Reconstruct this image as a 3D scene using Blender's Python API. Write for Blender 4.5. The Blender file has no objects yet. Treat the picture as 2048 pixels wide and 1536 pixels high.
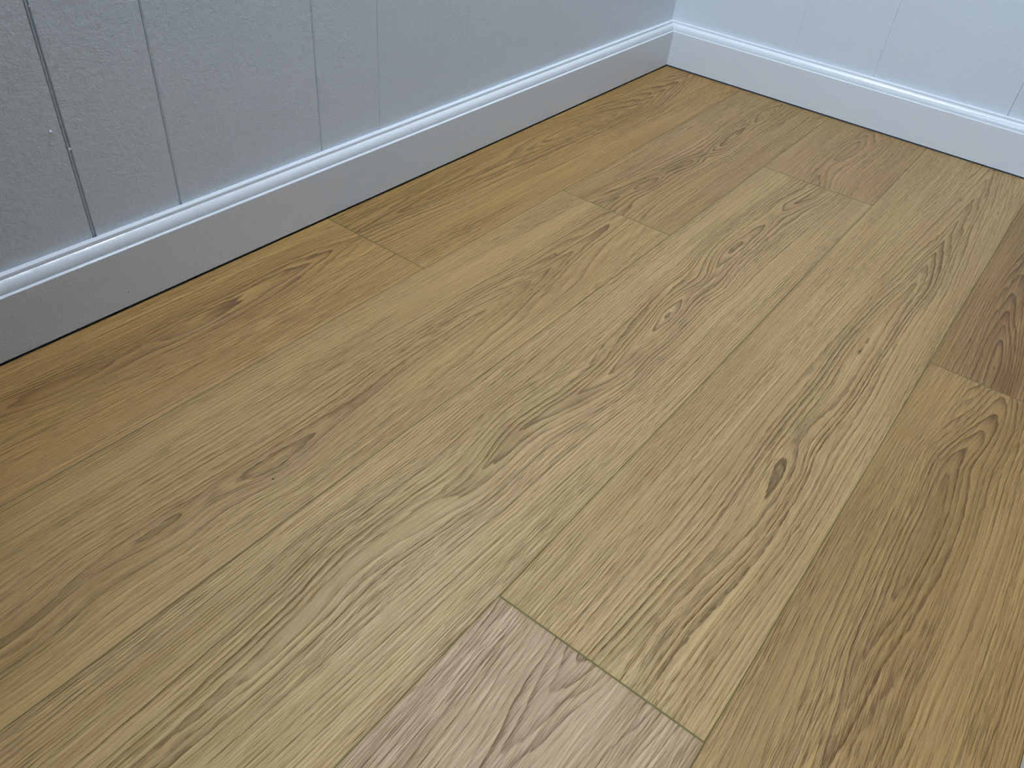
import bpy, math, random
import numpy as np
from mathutils import Matrix, Vector

S = bpy.context.scene
COL = S.collection

# ------------------------------------------------------------------ camera
cam = bpy.data.cameras.new('camera')
cam.sensor_fit = 'HORIZONTAL'
cam.sensor_width = 36.0
cam.lens = 1574.11 / 2048 * 36.0
cam.clip_start = 0.02
camera = bpy.data.objects.new('camera', cam)
COL.objects.link(camera)
camera.matrix_world = Matrix((
    (0.60812532, 0.47513870, -0.63594561, -1.94836),
    (-0.78935117, 0.44700518, -0.42084570, -0.91863),
    (0.08431090, 0.75791133, 0.64688645, 0.66569),
    (0, 0, 0, 1)))
S.camera = camera

# ------------------------------------------------------------------ world
world = bpy.data.worlds.new('world')
S.world = world
world.use_nodes = True
bg = world.node_tree.nodes['Background']
bg.inputs[0].default_value = (0.60, 0.78, 1.0, 1)
bg.inputs[1].default_value = 0.05

S.view_settings.view_transform = 'Standard'
S.view_settings.look = 'None'
S.view_settings.gamma = 1.0
S.view_settings.use_curve_mapping = False
S.view_settings.exposure = 0.09

# daylight falling in through the doorway behind the camera
key = bpy.data.lights.new('doorway_daylight', 'AREA')
key.shape = 'RECTANGLE'
key.size = 0.75
key.size_y = 0.9
key.energy = 71.0
key.color = (0.68, 0.87, 1.05)
key_light = bpy.data.objects.new('doorway_daylight', key)
COL.objects.link(key_light)
key_light.location = (-3.25, -1.05, 1.75)
key_light.rotation_euler = (Vector((0.0, -0.66, 0.25)) - key_light.location).to_track_quat('-Z', 'Y').to_euler()

LAMP_POS = (-0.74, -0.18)
LAMP_R = 0.15
LAMP_STRENGTH = 145.0
LAMP_COLOR = (0.87, 0.955, 1.05, 1)

# room sizes (m): the corner of the two baseboard faces at the floor is the origin
T = 0.0198          # baseboard thickness at the foot
YR = -1.130         # face of the baseboard on the opposite side
XB = -2.60          # where the modelled room opens behind the camera
ZC = 2.40
GAP = 0.0030        # the dark gap under the baseboards
SUB = -0.014        # subfloor


# ------------------------------------------------------------------ node helpers
class NT:
    def __init__(self, name):
        self.m = bpy.data.materials.new(name)
        self.m.use_nodes = True
        self.t = self.m.node_tree
        self.b = self.t.nodes['Principled BSDF']

    def n(self, kind, **kw):
        nd = self.t.nodes.new(kind)
        for k, v in kw.items():
            setattr(nd, k, v)
        return nd

    def set(self, sock, v):
        if isinstance(v, bpy.types.NodeSocket):
            self.t.links.new(v, sock)
        elif v is not None:
            sock.default_value = v

    def math(self, op, a, b=None, c=None, clamp=False):
        nd = self.n('ShaderNodeMath', operation=op)
        nd.use_clamp = clamp
        self.set(nd.inputs[0], a)
        if b is not None:
            self.set(nd.inputs[1], b)
        if c is not None:
            self.set(nd.inputs[2], c)
        return nd.outputs[0]

    def xyz(self, x, y, z):
        nd = self.n('ShaderNodeCombineXYZ')
        for s, v in zip(nd.inputs, (x, y, z)):
            self.set(s, v)
        return nd.outputs[0]

    def noise(self, vec, scale=1.0, detail=2.0, rough=0.5, dist=0.0):
        nd = self.n('ShaderNodeTexNoise')
        self.set(nd.inputs['Vector'], vec)
        nd.inputs['Scale'].default_value = scale
        nd.inputs['Detail'].default_value = detail
        nd.inputs['Roughness'].default_value = rough
        nd.inputs['Distortion'].default_value = dist
        return nd.outputs[0]

    def ramp(self, v, a, b, o0=0.0, o1=1.0, smooth=True):
        nd = self.n('ShaderNodeMapRange')
        nd.interpolation_type = 'SMOOTHSTEP' if smooth else 'LINEAR'
        self.set(nd.inputs[0], v)
        nd.inputs[1].default_value = a
        nd.inputs[2].default_value = b
        nd.inputs[3].default_value = o0
        nd.inputs[4].default_value = o1
        return nd.outputs[0]

    def mix(self, f, a, b, blend='MIX'):
        nd = self.n('ShaderNodeMix', data_type='RGBA', blend_type=blend)
        self.set(nd.inputs[0], f)
        self.set(nd.inputs[6], a)
        self.set(nd.inputs[7], b)
        return nd.outputs[2]

    def attr(self, name):
        nd = self.n('ShaderNodeAttribute')
        nd.attribute_name = name
        return nd

    def bump(self, h, strength, dist, normal=None):
        nd = self.n('ShaderNodeBump')
        nd.inputs['Strength'].default_value = strength
        nd.inputs['Distance'].default_value = dist
        self.set(nd.inputs['Height'], h)
        if normal is not None:
            self.set(nd.inputs['Normal'], normal)
        return nd.outputs[0]


# ------------------------------------------------------------------ materials
def mat_paint(name, col, rough, amp, scale, fine=0.0):
    k = NT(name)
    tc = k.n('ShaderNodeTexCoord').outputs['Object']
    a = k.noise(tc, scale, 3.0, 0.55, 0.6)
    ridg = k.math('ABSOLUTE', k.math('SUBTRACT', a, 0.5))
    ridg = k.ramp(ridg, 0.0, 0.16, 1.0, 0.0)
    b = k.noise(tc, scale * 0.35, 2.0, 0.5, 0.0)
    mask = k.ramp(b, 0.42, 0.66)
    h = k.math('ADD', k.math('MULTIPLY', a, 1.3), k.math('MULTIPLY', k.math('MULTIPLY', ridg, mask), 0.5))
    if fine:
        h = k.math('ADD', h, k.math('MULTIPLY', k.noise(tc, scale * 3.0, 2.0), fine))
    k.set(k.b.inputs['Normal'], k.bump(h, 1.0, amp))
    big = k.noise(tc, 2.2, 2.0)
    c = k.mix(k.ramp(big, 0.35, 0.65, 0.0, 0.35), (*col, 1), (col[0] * 0.965, col[1] * 0.955, col[2] * 0.97, 1))
    k.set(k.b.inputs['Base Color'], c)
    k.b.inputs['Roughness'].default_value = rough
    k.b.inputs['Specular IOR Level'].default_value = 0.5
    return k.m


def mat_plain(name, col, rough=0.6, spec=0.3):
    k = NT(name)
    tc = k.n('ShaderNodeTexCoord').outputs['Object']
    n = k.noise(tc, 60.0, 3.0)
    c = k.mix(n, (*[x * 0.85 for x in col], 1), (*[min(1, x * 1.12) for x in col], 1))
    k.set(k.b.inputs['Base Color'], c)
    k.b.inputs['Roughness'].default_value = rough
    k.b.inputs['Specular IOR Level'].default_value = spec
    return k.m


def mat_oak():
    k = NT('oak_plank')
    pos = k.n('ShaderNodeTexCoord').outputs['Object']
    sep = k.n('ShaderNodeSeparateXYZ')
    k.set(sep.inputs[0], pos)
    X = sep.outputs[0]
    F0 = k.attr('ring').outputs['Fac']
    Q = k.attr('flow').outputs['Fac']          # runs across the grain, follows the figure
    SEED = k.attr('seed').outputs['Fac']
    HEART = k.attr('heart').outputs['Fac']
    CON = k.attr('figure').outputs['Fac']
    TONE = k.attr('tone').outputs['Color']
    WAVE = k.attr('wave').outputs['Fac']
    # wobble of the growth rings
    w1 = k.noise(k.xyz(k.math('MULTIPLY', X, 5.5), k.math('MULTIPLY', Q, 30.0), SEED), 1.0, 2.0, 0.5)
    w2 = k.noise(k.xyz(k.math('MULTIPLY', X, 42.0), k.math('MULTIPLY', Q, 90.0), SEED), 1.0, 2.0, 0.5)
    w3 = k.noise(k.xyz(k.math('MULTIPLY', X, 1.1), k.math('MULTIPLY', Q, 45.0), k.math('ADD', SEED, 9.0)), 1.0, 1.0, 0.5)
    F = k.math('ADD', F0, k.math('MULTIPLY', k.math('SUBTRACT', w1, 0.5), k.math('MULTIPLY', WAVE, 2.2)))
    F = k.math('ADD', F, k.math('MULTIPLY', k.math('SUBTRACT', w2, 0.5), 0.42))
    F = k.math('ADD', F, k.math('MULTIPLY', k.math('SUBTRACT', w3, 0.5), 3.0))
    fr = k.math('FRACT', F)
    # dark early-wood line: sharp on one side, soft on the other
    edge = k.ramp(fr, 0.0, 0.12)
    line = k.math('MULTIPLY', k.math('POWER', k.math('SUBTRACT', 1.0, fr), 4.2), edge)
    soft = k.math('MULTIPLY', k.math('POWER', k.math('SUBTRACT', 1.0, fr), 1.6), edge)
    wn = k.n('ShaderNodeTexWhiteNoise', noise_dimensions='2D')
    k.set(wn.inputs['Vector'], k.xyz(k.math('FLOOR', F), SEED, 0.0))
    vary = k.math('ADD', 0.45, k.math('MULTIPLY', wn.outputs[0], 0.95))
    fade = k.ramp(k.noise(k.xyz(k.math('MULTIPLY', X, 3.0), k.math('MULTIPLY', Q, 22.0), k.math('ADD', SEED, 7.0)), 1.0, 2.0), 0.32, 0.60, 0.55, 1.0)
    # the line is made of open pores, so it breaks up along its length
    brk = k.noise(k.xyz(k.math('MULTIPLY', X, 75.0), k.math('MULTIPLY', Q, 260.0), SEED), 1.0, 2.0, 0.6)
    amp = k.math('MULTIPLY', k.math('MULTIPLY', vary, fade), CON)
    lineb = k.math('MULTIPLY', k.math('MULTIPLY', line, amp), k.ramp(brk, 0.34, 0.60, 0.45, 1.25))
    softb = k.math('MULTIPLY', soft, amp)
    # fibres and pores
    fib = k.noise(k.xyz(k.math('MULTIPLY', X, 3.0), k.math('MULTIPLY', Q, 560.0), SEED), 1.0, 3.0, 0.62)
    fib2 = k.noise(k.xyz(k.math('MULTIPLY', X, 22.0), k.math('MULTIPLY', Q, 1000.0), SEED), 1.0, 2.0, 0.6)
    por = k.noise(k.xyz(k.math('MULTIPLY', X, 34.0), k.math('MULTIPLY', Q, 1150.0), k.math('ADD', SEED, 3.0)), 1.0, 1.0, 0.5)
    dens = k.noise(k.xyz(k.math('MULTIPLY', X, 3.0), k.math('MULTIPLY', Q, 30.0), k.math('ADD', SEED, 5.0)), 1.0, 1.0, 0.5)
    pore = k.ramp(por, 0.555, 0.64)
    pore = k.math('MULTIPLY', pore, k.math('ADD', k.ramp(dens, 0.35, 0.65, 0.10, 0.70), k.math('MULTIPLY', softb, 1.0)), clamp=True)
    wide = k.noise(k.xyz(k.math('MULTIPLY', X, 1.4), k.math('MULTIPLY', Q, 22.0), SEED), 1.0, 2.0, 0.5)
    hue = k.noise(k.xyz(k.math('MULTIPLY', X, 2.2), k.math('MULTIPLY', Q, 14.0), k.math('ADD', SEED, 11.0)), 1.0, 2.0, 0.5)
    light = (0.540, 0.415, 0.252, 1)
    mid = (0.385, 0.276, 0.150, 1)
    dark = (0.170, 0.100, 0.036, 1)
    c = k.mix(k.ramp(fib, 0.34, 0.66), mid, light)
    c = k.mix(k.ramp(wide, 0.38, 0.66, 0.0, 0.40), c, (0.345, 0.240, 0.120, 1))
    c = k.mix(k.ramp(hue, 0.36, 0.64), k.mix(1.0, c, (1.0, 1.0, 0.955, 1), 'MULTIPLY'), k.mix(1.0, c, (1.022, 0.992, 1.005, 1), 'MULTIPLY'))
    c = k.mix(k.math('MULTIPLY', softb, 0.40, clamp=True), c, dark)
    c = k.mix(k.math('MULTIPLY', lineb, 1.15, clamp=True), c, dark)
    c = k.mix(k.math('MULTIPLY', pore, 0.60), c, (0.150, 0.085, 0.032, 1))
    c = k.mix(k.ramp(fib2, 0.60, 0.78, 0.0, 0.30), c, (0.62, 0.54, 0.37, 1))
    c = k.mix(k.math('MULTIPLY', HEART, 0.75), c, (0.240, 0.145, 0.064, 1))
    c = k.mix(1.0, c, TONE, 'MULTIPLY')
    k.set(k.b.inputs['Base Color'], c)
    h = k.math('SUBTRACT', k.math('MULTIPLY', fib, 0.45), k.math('MULTIPLY', lineb, 0.9))
    h = k.math('SUBTRACT', h, k.math('MULTIPLY', pore, 0.55))
    h = k.math('ADD', h, k.math('MULTIPLY', fib2, 0.40))
    k.set(k.b.inputs['Normal'], k.bump(h, 1.0, 0.00080))
    k.set(k.b.inputs['Roughness'], k.ramp(fib, 0.2, 0.8, 0.50, 0.40))
    k.b.inputs['Specular IOR Level'].default_value = 0.5
    return k.m


M_WALL = mat_paint('wall_paint', (0.685, 0.745, 0.805), 0.30, 0.00062, 330.0, 0.15)
M_WALL2 = mat_paint('wall_paint_smooth', (0.685, 0.745, 0.805), 0.30, 0.00030, 260.0, 0.15)
M_TRIM = mat_paint('trim_paint', (0.735, 0.775, 0.820), 0.22, 0.00028, 200.0)
M_CEIL = mat_paint('dimmed_ceiling', (0.12, 0.122, 0.128), 0.8, 0.0003, 120.0)  # unseen ceiling kept dark so little light bounces down
M_OAK = mat_oak()
M_DIM = mat_paint('dimmed_wall', (0.07, 0.072, 0.076), 0.6, 0.0004, 200.0)  # unseen walls darkened to cut the light bounced onto the left wall
M_JOINT = mat_plain('plank_joint', (0.165, 0.140, 0.055), 0.6, 0.1)
M_SUB = mat_plain('subfloor', (0.020, 0.013, 0.009), 0.9, 0.0)  # near-black: shade of the gap under the baseboards put into the colour
M_SCUFF = mat_plain('scuff', (0.20, 0.19, 0.19), 0.7, 0.1)
M_SPECK = mat_plain('dirt_speck', (0.030, 0.022, 0.015), 0.8, 0.1)


# ------------------------------------------------------------------ object helpers
def link(name, me, mats, parent=None, kind=None, label=None, cat=None, smooth=False):
    for m in mats:
        me.materials.append(m)
    if smooth:
        me.polygons.foreach_set('use_smooth', [True] * len(me.polygons))
    o = bpy.data.objects.new(name, me)
    COL.objects.link(o)
    if parent is not None:
        o.parent = parent
    if kind:
        o['kind'] = kind
    if label:
        o['label'] = label
    if cat:
        o['category'] = cat
    return o


def mesh(name, v, f):
    me = bpy.data.meshes.new(name)
    me.from_pydata([tuple(map(float, p)) for p in v], [], f)
    me.update()
    return me


def sweep(profile, a, b, fn, closed=True):
    """profile: list of (depth, z); swept between a and b; fn(s, depth, z)->xyz; a/b may be functions of depth (mitres)."""
    n = len(profile)
    v, f = [], []
    for end in (a, b):
        for d, z in profile:
            s = end(d) if callable(end) else end
            v.append(fn(s, d, z))
    rng = range(n) if closed else range(n - 1)
    for i in rng:
        j = (i + 1) % n
        f.append((i, j, n + j, n + i))
    if closed:
        f.append(tuple(range(n))[::-1])
        f.append(tuple(range(n, 2 * n)))
    return v, f


def fix_normals(me):
    import bmesh
    bm = bmesh.new()
    bm.from_mesh(me)
    bmesh.ops.recalc_face_normals(bm, faces=bm.faces)
    bm.to_mesh(me)
    bm.free()


# ------------------------------------------------------------------ floor
Y1 = -0.2165
W = 0.2286
rows = [(T, Y1)] + [(Y1 - W * i, Y1 - W * (i + 1)) for i in range(4)]
rows[0] = (-0.0004, Y1)
rows[4] = (rows[4][0], YR - 0.0012)
XF = -0.0004
# per plank: x range, tone, ring keys (x, centre y, height), rings per metre across, wave, figure strength, heart keys (x, y, rx, ry, amount)
PL = [
    dict(row=0, x=(XB, -1.1694), tone=(1.0, 0.82, 0.47), A=84, wave=0.9, fig=0.95,
         k=[(-2.6, -.09, 0), (-1.9, -.085, 1.8), (-1.78, -.07, 2.6), (-1.68, -.085, 4.2), (-1.58, -.095, 2.9), (-1.5, -.095, 4.3), (-1.40, -.094, 3.2), (-1.3, -.08, 2.4), (-1.17, -.075, 0.6)],
         h=[(-1.72, -.078, .13, .022, .75), (-1.60, -.100, .10, .012, .8), (-1.50, -.06, .16, .011, .6), (-1.42, -.12, .14, .016, .45), (-1.28, -.05, .12, .015, .5), (-1.62, -.04, .16, .012, .35)]),
    dict(row=0, x=(-1.1694, XF), tone=(0.90, 0.745, 0.41), A=80, wave=0.55, fig=0.80,
         k=[(-1.17, -.06, 1.2), (-1.06, -.062, 2.4), (-.97, -.066, 3.4), (-.85, -.06, 2.2), (-.7, -.058, 2.6), (-.51, -.068, 6.0), (-.43, -.084, 4.4), (-.30, -.094, 1.4), (-.1, -.075, -1.2), (0, -.07, -2)],
         h=[(-1.0, -.066, .12, .016, .55), (-.51, -.068, .05, .012, .6), (-.72, -.10, .10, .010, .25), (-.36, -.10, .08, .014, .25)]),
    dict(row=1, dr=0.028, x=(XB, -0.79), tone=(0.985, 0.87, 0.60), A=84, wave=0.30, fig=0.70,
         k=[(-2.6, -.37, 3), (-1.88, -.375, 4.2), (-1.79, -.357, 4.4), (-1.72, -.362, 5.2), (-1.67, -.361, 4.6), (-1.585, -.373, 5.8), (-1.5, -.368, 4.7), (-1.31, -.35, 4.2), (-1.2, -.35, 4.0), (-1.11, -.35, 2.4), (-1.05, -.352, .9), (-.96, -.343, -.4), (-.79, -.34, -1)],
         h=[(-1.83, -.365, .12, .009, .55), (-1.68, -.352, .10, .012, .35), (-1.60, -.378, .06, .012, .30), (-1.44, -.362, .10, .007, .35), (-1.14, -.352, .10, .006, .25)]),
    dict(row=1, x=(-0.79, XF), tone=(0.90, 0.79, 0.53), A=88, wave=0.95, fig=0.95,
         k=[(-.79, -.29, 3.6), (-.71, -.30, 2.6), (-.645, -.31, 3.9), (-.57, -.318, 2.0), (-.50, -.328, 2.4), (-.44, -.335, .8), (-.385, -.343, 2.6), (-.3, -.335, 3.6), (-.2, -.33, 2.2), (-.09, -.33, 4.6), (-.03, -.33, 3.0), (0, -.33, 2.5)],
         h=[(-.64, -.318, .03, .012, .6), (-.50, -.325, .03, .014, .5), (-.09, -.33, .03, .012, .45), (-.22, -.335, .03, .012, .35)]),
    dict(row=2, x=(XB, -0.39), tone=(1.03, 0.95, 0.73), A=108, wave=0.85, fig=1.0,
         k=[(-2.6, -.56, -5), (-1.88, -.55, -4.3), (-1.7, -.544, -3.6), (-1.62, -.53, -3.9), (-1.52, -.543, -3.9), (-1.46, -.555, -3.4), (-1.36, -.543, -2.2), (-1.25, -.566, -1.1), (-1.18, -.576, -.1), (-1.12, -.57, .2), (-1.06, -.569, 1.7), (-1.0, -.562, 3.2), (-.94, -.557, 1.5), (-.88, -.565, .7), (-.80, -.548, 2.4), (-.745, -.543, 3.5), (-.67, -.545, 2.4), (-.585, -.55, 1.1), (-.52, -.556, 2.9), (-.44, -.575, 3.6), (-.39, -.58, 3.2)],
         h=[(-1.255, -.566, .030, .016, .70), (-1.365, -.540, .026, .022, .60), (-1.13, -.575, .022, .012, .45), (-.92, -.556, .03, .012, .40), (-1.46, -.562, .02, .010, .40), (-1.71, -.545, .06, .010, .35), (-1.60, -.52, .10, .006, .25), (-.52, -.556, .05, .012, .20), (-1.86, -.56, .06, .016, .45)]),
    dict(row=2, x=(-0.39, XF), tone=(0.86, 0.745, 0.53), A=70, wave=0.5, fig=0.60,
         k=[(-.39, -.56, 3.6), (-.28, -.54, 2.6), (-.15, -.548, 3.6), (-.05, -.552, 2.2), (0, -.552, 1.6)],
         h=[(-.37, -.575, .02, .010, .4), (-.14, -.55, .06, .02, .25)]),
    dict(row=3, x=(XB, -1.559), tone=(1.06, 1.0, 1.04), A=96, wave=0.50, fig=0.80,
         k=[(-2.6, -.78, -9), (-1.9, -.775, -2.6), (-1.74, -.772, -.6), (-1.68, -.772, .3), (-1.615, -.77, 1.5), (-1.572, -.774, 2.5), (-1.55, -.774, 3.0)],
         h=[(-1.72, -.772, .05, .012, .4), (-1.615, -.776, .016, .010, .25)]),
    dict(row=3, dr=0.030, x=(-1.559, XF), tone=(1.03, 0.94, 0.70), A=92, wave=0.22, fig=1.0,
         k=[(-1.559, -.80, 4.8), (-1.48, -.805, 4.2), (-1.3, -.828, 4.9), (-1.2, -.824, 5.4), (-1.12, -.815, 4.3), (-1.0, -.82, 4.9), (-.88, -.813, 5.2), (-.74, -.816, 4.6), (-.60, -.828, 3.7), (-.53, -.825, 2.6), (-.46, -.825, 1.2), (-.38, -.824, .3), (-.2, -.822, -.9), (0, -.811, -2.6)],
         h=[(-.24, -.822, .05, .007, .35), (-.70, -.815, .05, .010, .16), (-1.12, -.82, .05, .006, .15)]),
    dict(row=4, x=(XB, -0.835), tone=(0.85, 0.71, 0.43), A=96, wave=0.75, fig=0.95,
         k=[(-2.6, -1.0, -6), (-1.7, -1.0, -.8), (-1.55, -1.0, .3), (-1.455, -.996, 1.5), (-1.37, -.987, 2.7), (-1.30, -.99, 3.6), (-1.16, -.99, 4.5), (-1.04, -.982, 3.7), (-.96, -1.0, 2.5), (-.91, -1.01, 1.4), (-.835, -1.012, -.4)],
         h=[(-1.17, -.99, .15, .011, .62), (-1.40, -.985, .03, .016, .5), (-.92, -1.012, .03, .014, .5), (-1.35, -1.03, .22, .010, .45), (-1.46, -1.0, .03, .012, .5), (-1.30, -1.065, .2, .008, .3)]),
    dict(row=4, x=(-0.835, XF), tone=(0.70, 0.55, 0.31), A=118, wave=0.6, fig=0.9,
         k=[(-.835, -.99, 5.2), (-.76, -.985, 5.6), (-.6, -.965, 3.4), (-.4, -.96, 1.4), (0, -.96, -1)],
         h=[(-.80, -.995, .07, .022, .75), (-.70, -.965, .16, .010, .6), (-.60, -1.01, .14, .012, .5)]),
]


def smooth_keys(xs, ks, idx):
    kx = np.array([q[0] for q in ks])
    kv = np.array([q[idx] for q in ks])
    # cubic Hermite with finite-difference tangents
    m = np.gradient(kv, kx)
    # soften the tangents at turning points
    for i in range(1, len(kv) - 1):
        if (kv[i] - kv[i - 1]) * (kv[i + 1] - kv[i]) <= 0:
            m[i] = 0
    i = np.clip(np.searchsorted(kx, xs) - 1, 0, len(kx) - 2)
    h = kx[i + 1] - kx[i]
    t = np.clip((xs - kx[i]) / h, 0, 1)
    return ((2 * t**3 - 3 * t**2 + 1) * kv[i] + (t**3 - 2 * t**2 + t) * h * m[i]
            + (-2 * t**3 + 3 * t**2) * kv[i + 1] + (t**3 - t**2) * h * m[i + 1])


FIG, DENS = 0.85, 1.65


def build_floor():
    BW, BV, BD = 0.0009, 0.0005, 0.0008      # micro bevel
    V, Q, MI = [], [], []
    A = {k: [] for k in ('ring', 'flow', 'seed', 'heart', 'figure', 'wave')}
    TN = []
    base = 0
    rs = np.random.RandomState(5)
    for pi, p in enumerate(PL):
        ya, yb = rows[p['row']]
        xa, xb = p['x']
        xs = np.arange(xa + BW, xb - BW, 0.007)
        xs = np.append(xs, xb - BW)
        ys = np.arange(yb + BV, ya - BV, 0.0024)
        ys = np.append(ys, ya - BV)
        # outer ring of bevel vertices
        xs = np.concatenate([[xa], xs, [xb]])
        ys = np.concatenate([[yb], ys, [ya]])
        nx, ny = len(xs), len(ys)
        X, Y = np.meshgrid(xs, ys, indexing='ij')
        Z = np.zeros_like(X)
        Z[0, :] = Z[-1, :] = -BD
        Z[:, 0] = Z[:, -1] = -BD
        V.append(np.stack([X, Y, Z], -1).reshape(-1, 3))
        vc = smooth_keys(xs, p['k'], 1)[:, None]
        vc = vc.mean() + (vc - vc.mean()) * 0.7
        H = smooth_keys(xs, p['k'], 2)[:, None]
        v = Y - vc
        e = 0.0045
        av = np.sqrt(v * v + e * e) - e
        # rings tighten away from the centre
        # the figure dies away from the centre line into straight, evenly spaced grain
        kk = np.array([q[2] for q in p['k']]); kx = np.array([q[0] for q in p['k']])
        Hs = np.polyval(np.polyfit(kx, kk, 3), xs)[:, None]
        dec = np.exp(-(av / p.get('dr', 0.0145))**1.5)
        vs = np.average(vc)
        vfar = v + (vc - vs) * (1 - np.exp(-(av / 0.05)**2))
        Hl = (H - Hs) * dec * FIG + Hs
        av2 = np.sqrt(vfar * vfar + e * e) - e
        F = Hl - p['A'] * DENS * av2 * (0.75 + 4.0 * av2)
        flow = vfar - np.tanh(v / 0.010) * (Hl - Hs) / (p['A'] * DENS) * 0.9
        heart = np.zeros_like(X)
        for hx, hy, rx, ry, am in p['h']:
            d = ((X - hx) / rx)**2 + ((Y - hy) / ry)**2
            heart = np.maximum(heart, am * np.exp(-d * 1.1))
        A['ring'].append((F + 40).ravel())
        A['flow'].append(flow.ravel())
        A['seed'].append(np.full(X.size, pi * 5.37 + 1.3))
        A['heart'].append(heart.ravel())
        A['figure'].append((p['fig'] * (0.72 + 0.75 * np.exp(-(v / 0.040)**2))).ravel())
        # wobble is strongest around the figure in the middle
        A['wave'].append((p['wave'] * (0.16 + 0.90 * np.exp(-(v / 0.028)**2))).ravel())
        TN.append(np.tile(np.array([p['tone'][0] * 0.905, p['tone'][1] * 0.85, p['tone'][2] * 0.76, 1.0]), (X.size, 1)))
        I = np.arange(nx * ny).reshape(nx, ny) + base
        q = np.stack([I[:-1, :-1], I[1:, :-1], I[1:, 1:], I[:-1, 1:]], -1)
        mi = np.zeros(q.shape[:2], int)
        mi[0, :] = mi[-1, :] = 1
        mi[:, 0] = mi[:, -1] = 1
        Q.append(q.reshape(-1, 4))
        MI.append(mi.ravel())
        base += nx * ny
    # solid body below the planks (near-black for the gap's shade), small inset so the gap stays open
    x0, x1, y0, y1 = XB, XF - 0.0004, YR - 0.001, -0.0008
    bx = np.array([(x0, y0, SUB + .002), (x1, y0, SUB + .002), (x1, y1, SUB + .002), (x0, y1, SUB + .002),
                   (x0, y0, -0.0011), (x1, y0, -0.0011), (x1, y1, -0.0011), (x0, y1, -0.0011)])
    V.append(bx)
    b = base
    Q.append(np.array([(b, b + 1, b + 5, b + 4), (b + 1, b + 2, b + 6, b + 5), (b + 2, b + 3, b + 7, b + 6), (b + 3, b, b + 4, b + 7), (b + 4, b + 5, b + 6, b + 7)]))
    MI.append(np.array([2, 2, 2, 2, 2]))
    # subfloor slab
    bx = np.array([(XB, YR - T - .012, SUB), (T + .012, YR - T - .012, SUB), (T + .012, T + .012, SUB), (XB, T + .012, SUB)])
    V.append(bx)
    Q.append(np.array([(b + 8, b + 9, b + 10, b + 11)]))
    MI.append(np.array([2]))
    for kk in A:
        A[kk].append(np.zeros(12))
    TN.append(np.ones((12, 4)))
    V = np.concatenate(V)
    Q = np.concatenate(Q)
    MI = np.concatenate(MI)
    me = bpy.data.meshes.new('floor')
    me.vertices.add(len(V))
    me.vertices.foreach_set('co', V.astype(np.float32).ravel())
    me.loops.add(len(Q) * 4)
    me.loops.foreach_set('vertex_index', Q.astype(np.int32).ravel())
    me.polygons.add(len(Q))
    me.polygons.foreach_set('loop_start', (np.arange(len(Q)) * 4).astype(np.int32))
    me.update(calc_edges=True)
    for m in (M_OAK, M_JOINT, M_SUB):
        me.materials.append(m)
    me.polygons.foreach_set('material_index', MI.astype(np.int32))
    for kk, arr in A.items():
        at = me.attributes.new(kk, 'FLOAT', 'POINT')
        at.data.foreach_set('value', np.concatenate(arr).astype(np.float32))
    at = me.attributes.new('tone', 'FLOAT_COLOR', 'POINT')
    at.data.foreach_set('color', np.concatenate(TN).astype(np.float32).ravel())
    me.update()
    o = link('floor', me, [], kind='structure', label='light oak plank floor running along the left wall', cat='floor')
    return o


floor = build_floor()


def speck(name, x, y, r, mat, parent, seed=0, z=0.0):
    rr = random.Random(seed)
    n = 9
    v = [(x, y, z + r * 0.35)]
    for i in range(n):
        a = i / n * math.tau
        q = r * rr.uniform(0.65, 1.2)
        v.append((x + q * math.cos(a) * 1.5, y + q * math.sin(a), z + 0.00005))
    f = [(0, 1 + i, 1 + (i + 1) % n) for i in range(n)]
    me = mesh(name, v, f)
    return link(name, me, [mat], parent)


for i, (x, y, r) in enumerate([(-1.605, -0.390, 0.0011), (-1.893, -0.250, 0.0010), (-1.098, -0.372, 0.0008), (-1.10, -0.325, 0.0006)]):
    speck('dirt_speck', x, y, r, M_SPECK, floor, i)


# ------------------------------------------------------------------ walls with grooves
def grooved_wall(name, s0, s1, grooves, place, zlo, zhi, label, thick=0.012, mat=None):
    """face profile along s with V grooves; place(s, depth, z); grooves: (s, half width, depth, kind)"""
    prof = [(s0, 0.0)]
    for s, hw, dp, kind in sorted(grooves):
        if kind == 'seam':       # wide panel seam with a thin raised ridge down its middle
            prof += [(s - hw, 0), (s - hw * 0.62, dp), (s - hw * 0.25, dp * 0.9), (s - hw * 0.05, dp * 0.15), (s + hw * 0.15, dp * 0.2), (s + hw * 0.38, dp * 0.95), (s + hw * 0.7, dp), (s + hw, 0)]
        elif kind == 'filled':   # groove almost closed with paint: a low ridge beside a shallow dip
            prof += [(s - hw * 1.6, 0), (s - hw * 0.6, -dp * 0.6), (s, dp), (s + hw, 0)]
        else:
            prof += [(s - hw - 0.0004, 0), (s - hw, dp * 0.15), (s - hw * 0.35, dp), (s + hw * 0.35, dp), (s + hw, dp * 0.15), (s + hw + 0.0004, 0)]
    prof.append((s1, 0.0))
    n = len(prof)
    # split in height so groove edges can waver like hand-painted panelling
    zs = [zlo] + list(np.arange(0.10, 0.75, 0.012)) + [zhi]
    rr = random.Random(len(name))
    v, f = [], []
    for z in zs:
        for s, d in prof:
            j = rr.uniform(-1, 1) * (0.00022 if abs(d) > 1e-6 else 0.0)
            v.append(place(s + j, d + abs(j) * 0.5, z))
    for i in range(len(zs) - 1):
        for j in range(n - 1):
            a = i * n + j
            f.append((a, a + 1, a + n + 1, a + n))
    b = len(v)
    for z in (zlo, zhi):
        v += [place(s0, thick, z), place(s1, thick, z)]
    f.append((b, b + 1, b + 3, b + 2))
    me = mesh(name, v, f)
    return link(name, me, [mat or M_WALL], kind='structure', label=label, cat='wall')


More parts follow.
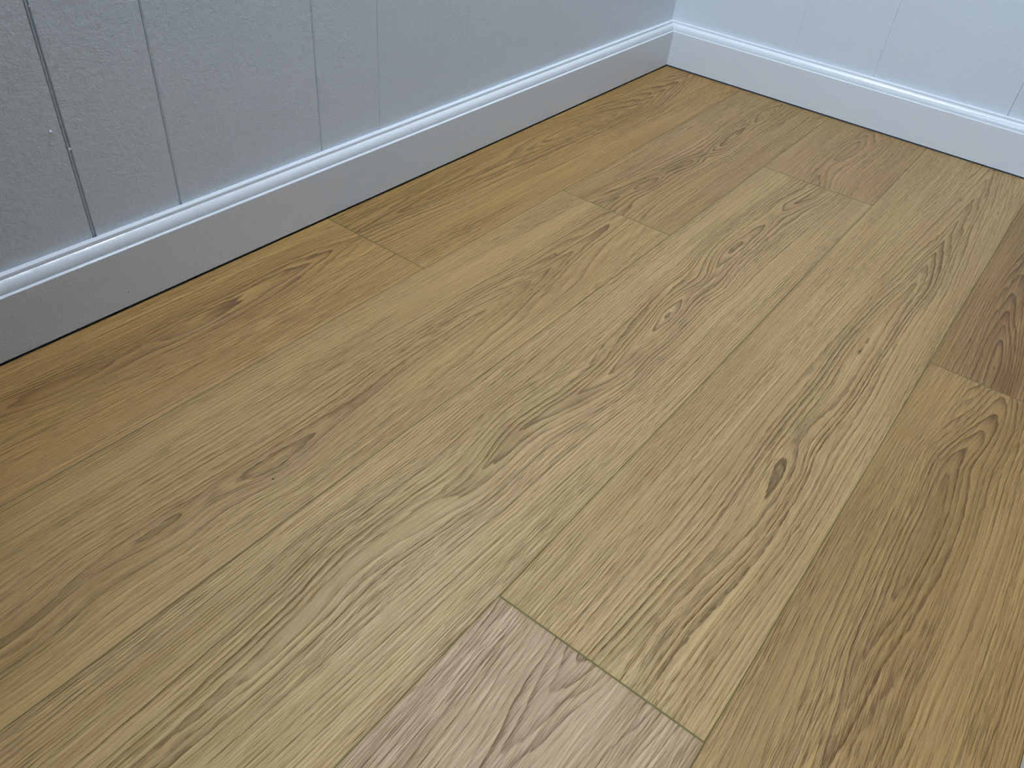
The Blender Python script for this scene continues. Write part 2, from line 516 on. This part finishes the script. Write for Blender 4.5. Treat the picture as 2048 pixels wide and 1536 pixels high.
GL = [(-1.539, .0030, .0030, 'seam'), (-1.4115, .0019, .0022, 'v'), (-1.153, .0017, .0018, 'v'), (-1.0235, .0012, .0011, 'v'),
      (-.7995, .0007, .0003, 'filled'), (-.503, .0008, .0004, 'filled'), (-.306, .0007, .0003, 'filled'), (-.168, .0006, .0002, 'filled'),
      (-1.80, .0015, .0012, 'v'), (-2.055, .0015, .0012, 'v'), (-2.31, .0015, .0012, 'v')]
wall_left = grooved_wall('wall_left', XB, T, GL, lambda s, d, z: (s, T + d, z), SUB, ZC,
                         'white grooved panelling wall on the left above the long baseboard')
GR = [(-.178, .0009, .0006, 'v'), (-.308, .0012, .0012, 'v'), (-.502, .0014, .0015, 'v'), (-.7925, .0020, .0022, 'v'), (-.98, .0014, .0014, 'v')]
wall_back = grooved_wall('wall_back', YR - T, T, GR, lambda s, d, z: (T + d, s, z), SUB, ZC,
                         'pale blue-white grooved panelling wall across the far end, at right in the photo', mat=M_WALL2)
GO = [(-.3, .0015, .0012, 'v'), (-.75, .0015, .0012, 'v'), (-1.2, .0015, .0012, 'v'), (-1.7, .0015, .0012, 'v')]
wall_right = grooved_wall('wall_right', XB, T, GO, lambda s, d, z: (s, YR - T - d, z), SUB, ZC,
                          'panelling wall opposite the left wall, unseen and darkened to cut bounced light', mat=M_DIM)
# unseen stub wall, added to block doorway light from the near left side
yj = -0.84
me = mesh('light_block_wall', [(XB, yj, SUB), (XB, T + .012, SUB), (XB, T + .012, ZC), (XB, yj, ZC),
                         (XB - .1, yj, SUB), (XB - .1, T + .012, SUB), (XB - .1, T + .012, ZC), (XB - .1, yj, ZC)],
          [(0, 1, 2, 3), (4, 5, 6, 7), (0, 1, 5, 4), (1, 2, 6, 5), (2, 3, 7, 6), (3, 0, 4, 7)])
link('light_block_wall', me, [M_DIM], kind='structure', label='unseen stub wall behind the viewer, added to block daylight', cat='wall')

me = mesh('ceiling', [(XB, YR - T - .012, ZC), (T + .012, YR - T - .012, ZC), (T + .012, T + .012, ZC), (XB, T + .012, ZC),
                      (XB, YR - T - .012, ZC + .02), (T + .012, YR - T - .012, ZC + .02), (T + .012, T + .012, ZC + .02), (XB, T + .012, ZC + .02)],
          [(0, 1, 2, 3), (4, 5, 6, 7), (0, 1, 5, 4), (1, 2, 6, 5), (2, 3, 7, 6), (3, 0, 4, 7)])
link('ceiling', me, [M_CEIL], kind='structure', label='flat unseen ceiling above the panelled walls, darkened to cut bounced light', cat='ceiling')

# ------------------------------------------------------------------ baseboards
HM, HT = 0.0861, 0.1059
# depth is measured from the face towards the wall
BOARD = [(0.0, GAP), (0.0, HM - .0012), (0.0004, HM - .0004), (0.0012, HM), (0.0050, HM + .0004), (T, HM + .0004), (T, GAP)]
CAP = [(0.0042, HM + .0004), (0.0040, HM + .0018), (0.0041, HM + .0040), (0.0047, HM + .0065), (0.0058, HM + .0090), (0.0074, HM + .0114),
       (0.0093, HM + .0133), (0.0112, HM + .0146), (0.0118, HM + .0150), (0.0120, HM + .0188), (0.0124, HT - .0003), (0.0134, HT), (T, HT + .0006), (T, HM + .0004)]


def bead(profile, extra):
    return profile


def baseboard(name, place, a, b, label):
    v, f = sweep(BOARD, a, b, place)
    me = mesh(name, v, f)
    fix_normals(me)
    o = link(name, me, [M_TRIM], kind='structure', label=label, cat='baseboard')
    v, f = sweep(CAP, a, b, place)
    me = mesh('moulding_cap', v, f)
    fix_normals(me)
    for p in me.polygons:
        p.use_smooth = len(p.vertices) == 4
    c = link('moulding_cap', me, [M_TRIM], o)
    md = c.modifiers.new('edges', 'BEVEL')
    md.width = 0.0004
    md.segments = 2
    md.limit_method = 'ANGLE'
    md.angle_limit = math.radians(50)
    me.set_sharp_from_angle(angle=math.radians(40))
    return o


bl = baseboard('baseboard_left', lambda s, d, z: (s, d, z), XB, lambda d: d,
               'long white baseboard with rounded cap along the left wall')
bb = baseboard('baseboard_back', lambda s, d, z: (d, s, z), lambda d: YR - d, lambda d: d,
               'white baseboard with rounded cap along the far wall at right')
br = baseboard('baseboard_right', lambda s, d, z: (s, YR - d, z), XB, lambda d: d,
               'white baseboard just entering the frame at the bottom right corner')


# ------------------------------------------------------------------ paint blobs, nail marks, corner caulk
def dab(name, c, n, r, h, mat, parent, seed):
    """little raised dab of paint on a face with normal n; sits in the surface"""
    rr = random.Random(seed)
    n = Vector(n).normalized()
    u = n.orthogonal().normalized()
    w = n.cross(u)
    rings, seg = 4, 10
    v, f = [], []
    wob = [rr.uniform(0.75, 1.2) for _ in range(seg)]
    for i in range(rings):
        t = i / rings
        rad = r * math.cos(t * math.pi / 2)
        hh = h * math.sin(t * math.pi / 2) - 0.00008 * (i == 0)
        for j in range(seg):
            a = j / seg * math.tau
            p = Vector(c) + (u * math.cos(a) + w * math.sin(a)) * rad * wob[j] + n * hh
            v.append(p)
    v.append(Vector(c) + n * h)
    for i in range(rings - 1):
        for j in range(seg):
            f.append((i * seg + j, i * seg + (j + 1) % seg, (i + 1) * seg + (j + 1) % seg, (i + 1) * seg + j))
    for j in range(seg):
        f.append(((rings - 1) * seg + j, (rings - 1) * seg + (j + 1) % seg, rings * seg))
    me = mesh(name, v, f)
    return link(name, me, [mat], parent, smooth=True)


for i, (x, z, r, h) in enumerate([(-1.554, .251, .0021, .0017), (-1.531, .283, .0011, .0006), (-1.5385, .225, .0020, .0012), (-1.537, .385, .0010, .0008)]):
    dab('paint_drip', (x, T, z), (0, -1, 0), r, h, M_TRIM, wall_left, i)
for i, (x, z, r) in enumerate([(-1.531, .081, .0011), (-1.523, .0795, .0008), (-1.286, .0850 - .002, .0010), (-1.286, .020, .0008), (-1.026, .081, .0010), (-.765, .020, .0009), (-.51, .081, .0009), (-.51, .02, .0009), (-.023, .071, .0011)]):
    dab('nail_filler', (x, 0, z), (0, -1, 0), r, .0005, M_TRIM, bl, 20 + i)
dab('scuff_mark', (-1.525, 0, .023), (0, -1, 0), .0009, .00015, M_SCUFF, bl, 41)
for i, (y, z, r) in enumerate([(-.039, .072, .0014), (-.041, .013, .0014), (-.502, .022, .0012), (-.548, .062, .0010)]):
    dab('nail_filler', (0, y, z), (-1, 0, 0), r, .0005, M_TRIM, bb, 60 + i)


def caulk(name, parent):
    """uneven line of caulk down the inside corner of the two baseboards"""
    rr = random.Random(11)
    v, f = [], []
    zs = np.linspace(GAP + .0015, HM - .002, 34)
    w = 0.0012
    for i, z in enumerate(zs):
        w = min(max(w + rr.uniform(-.0010, .0010), .0006), .0036)
        w2 = 0.0006 + rr.uniform(0, .0006)
        v += [(-w, 0.0002, z), (-w * .55, -w2 * .55, z), (0.0002, -w2, z)]
    for i in range(len(zs) - 1):
        a = i * 3
        f += [(a, a + 1, a + 4, a + 3), (a + 1, a + 2, a + 5, a + 4)]
    return link(name, mesh(name, v, f), [M_TRIM], parent, smooth=True)


caulk('caulk_line', bb)


# ------------------------------------------------------------------ ceiling lamp (out of frame, lights the room)
def disc_body(name, r0, r1, z0, z1, mat, parent, seg=48, close_bottom=True):
    v, f = [], []
    for r, z in ((r0, z0), (r1, z1)):
        for i in range(seg):
            a = i / seg * math.tau
            v.append((r * math.cos(a), r * math.sin(a), z))
    for i in range(seg):
        j = (i + 1) % seg
        f.append((i, j, seg + j, seg + i))
    f.append(tuple(range(seg))[::-1])
    f.append(tuple(range(seg, 2 * seg)))
    me = mesh(name, v, f)
    fix_normals(me)
    return link(name, me, [mat], parent)


k = NT('lamp_diffuser')
em = k.n('ShaderNodeEmission')
em.inputs[0].default_value = LAMP_COLOR
em.inputs[1].default_value = LAMP_STRENGTH
k.t.links.new(em.outputs[0], k.t.nodes['Material Output'].inputs['Surface'])
M_EMIT = k.m
lamp = bpy.data.objects.new('ceiling_light', None)
COL.objects.link(lamp)
lamp.location = (LAMP_POS[0], LAMP_POS[1], ZC)
lamp['label'] = 'round white flush ceiling light in the middle of the ceiling'
lamp['category'] = 'light'
disc_body('rim', LAMP_R + .015, LAMP_R + .015, -.03, 0.0, M_TRIM, lamp)
disc_body('diffuser', LAMP_R - .01, LAMP_R, -.045, -.03, M_EMIT, lamp)
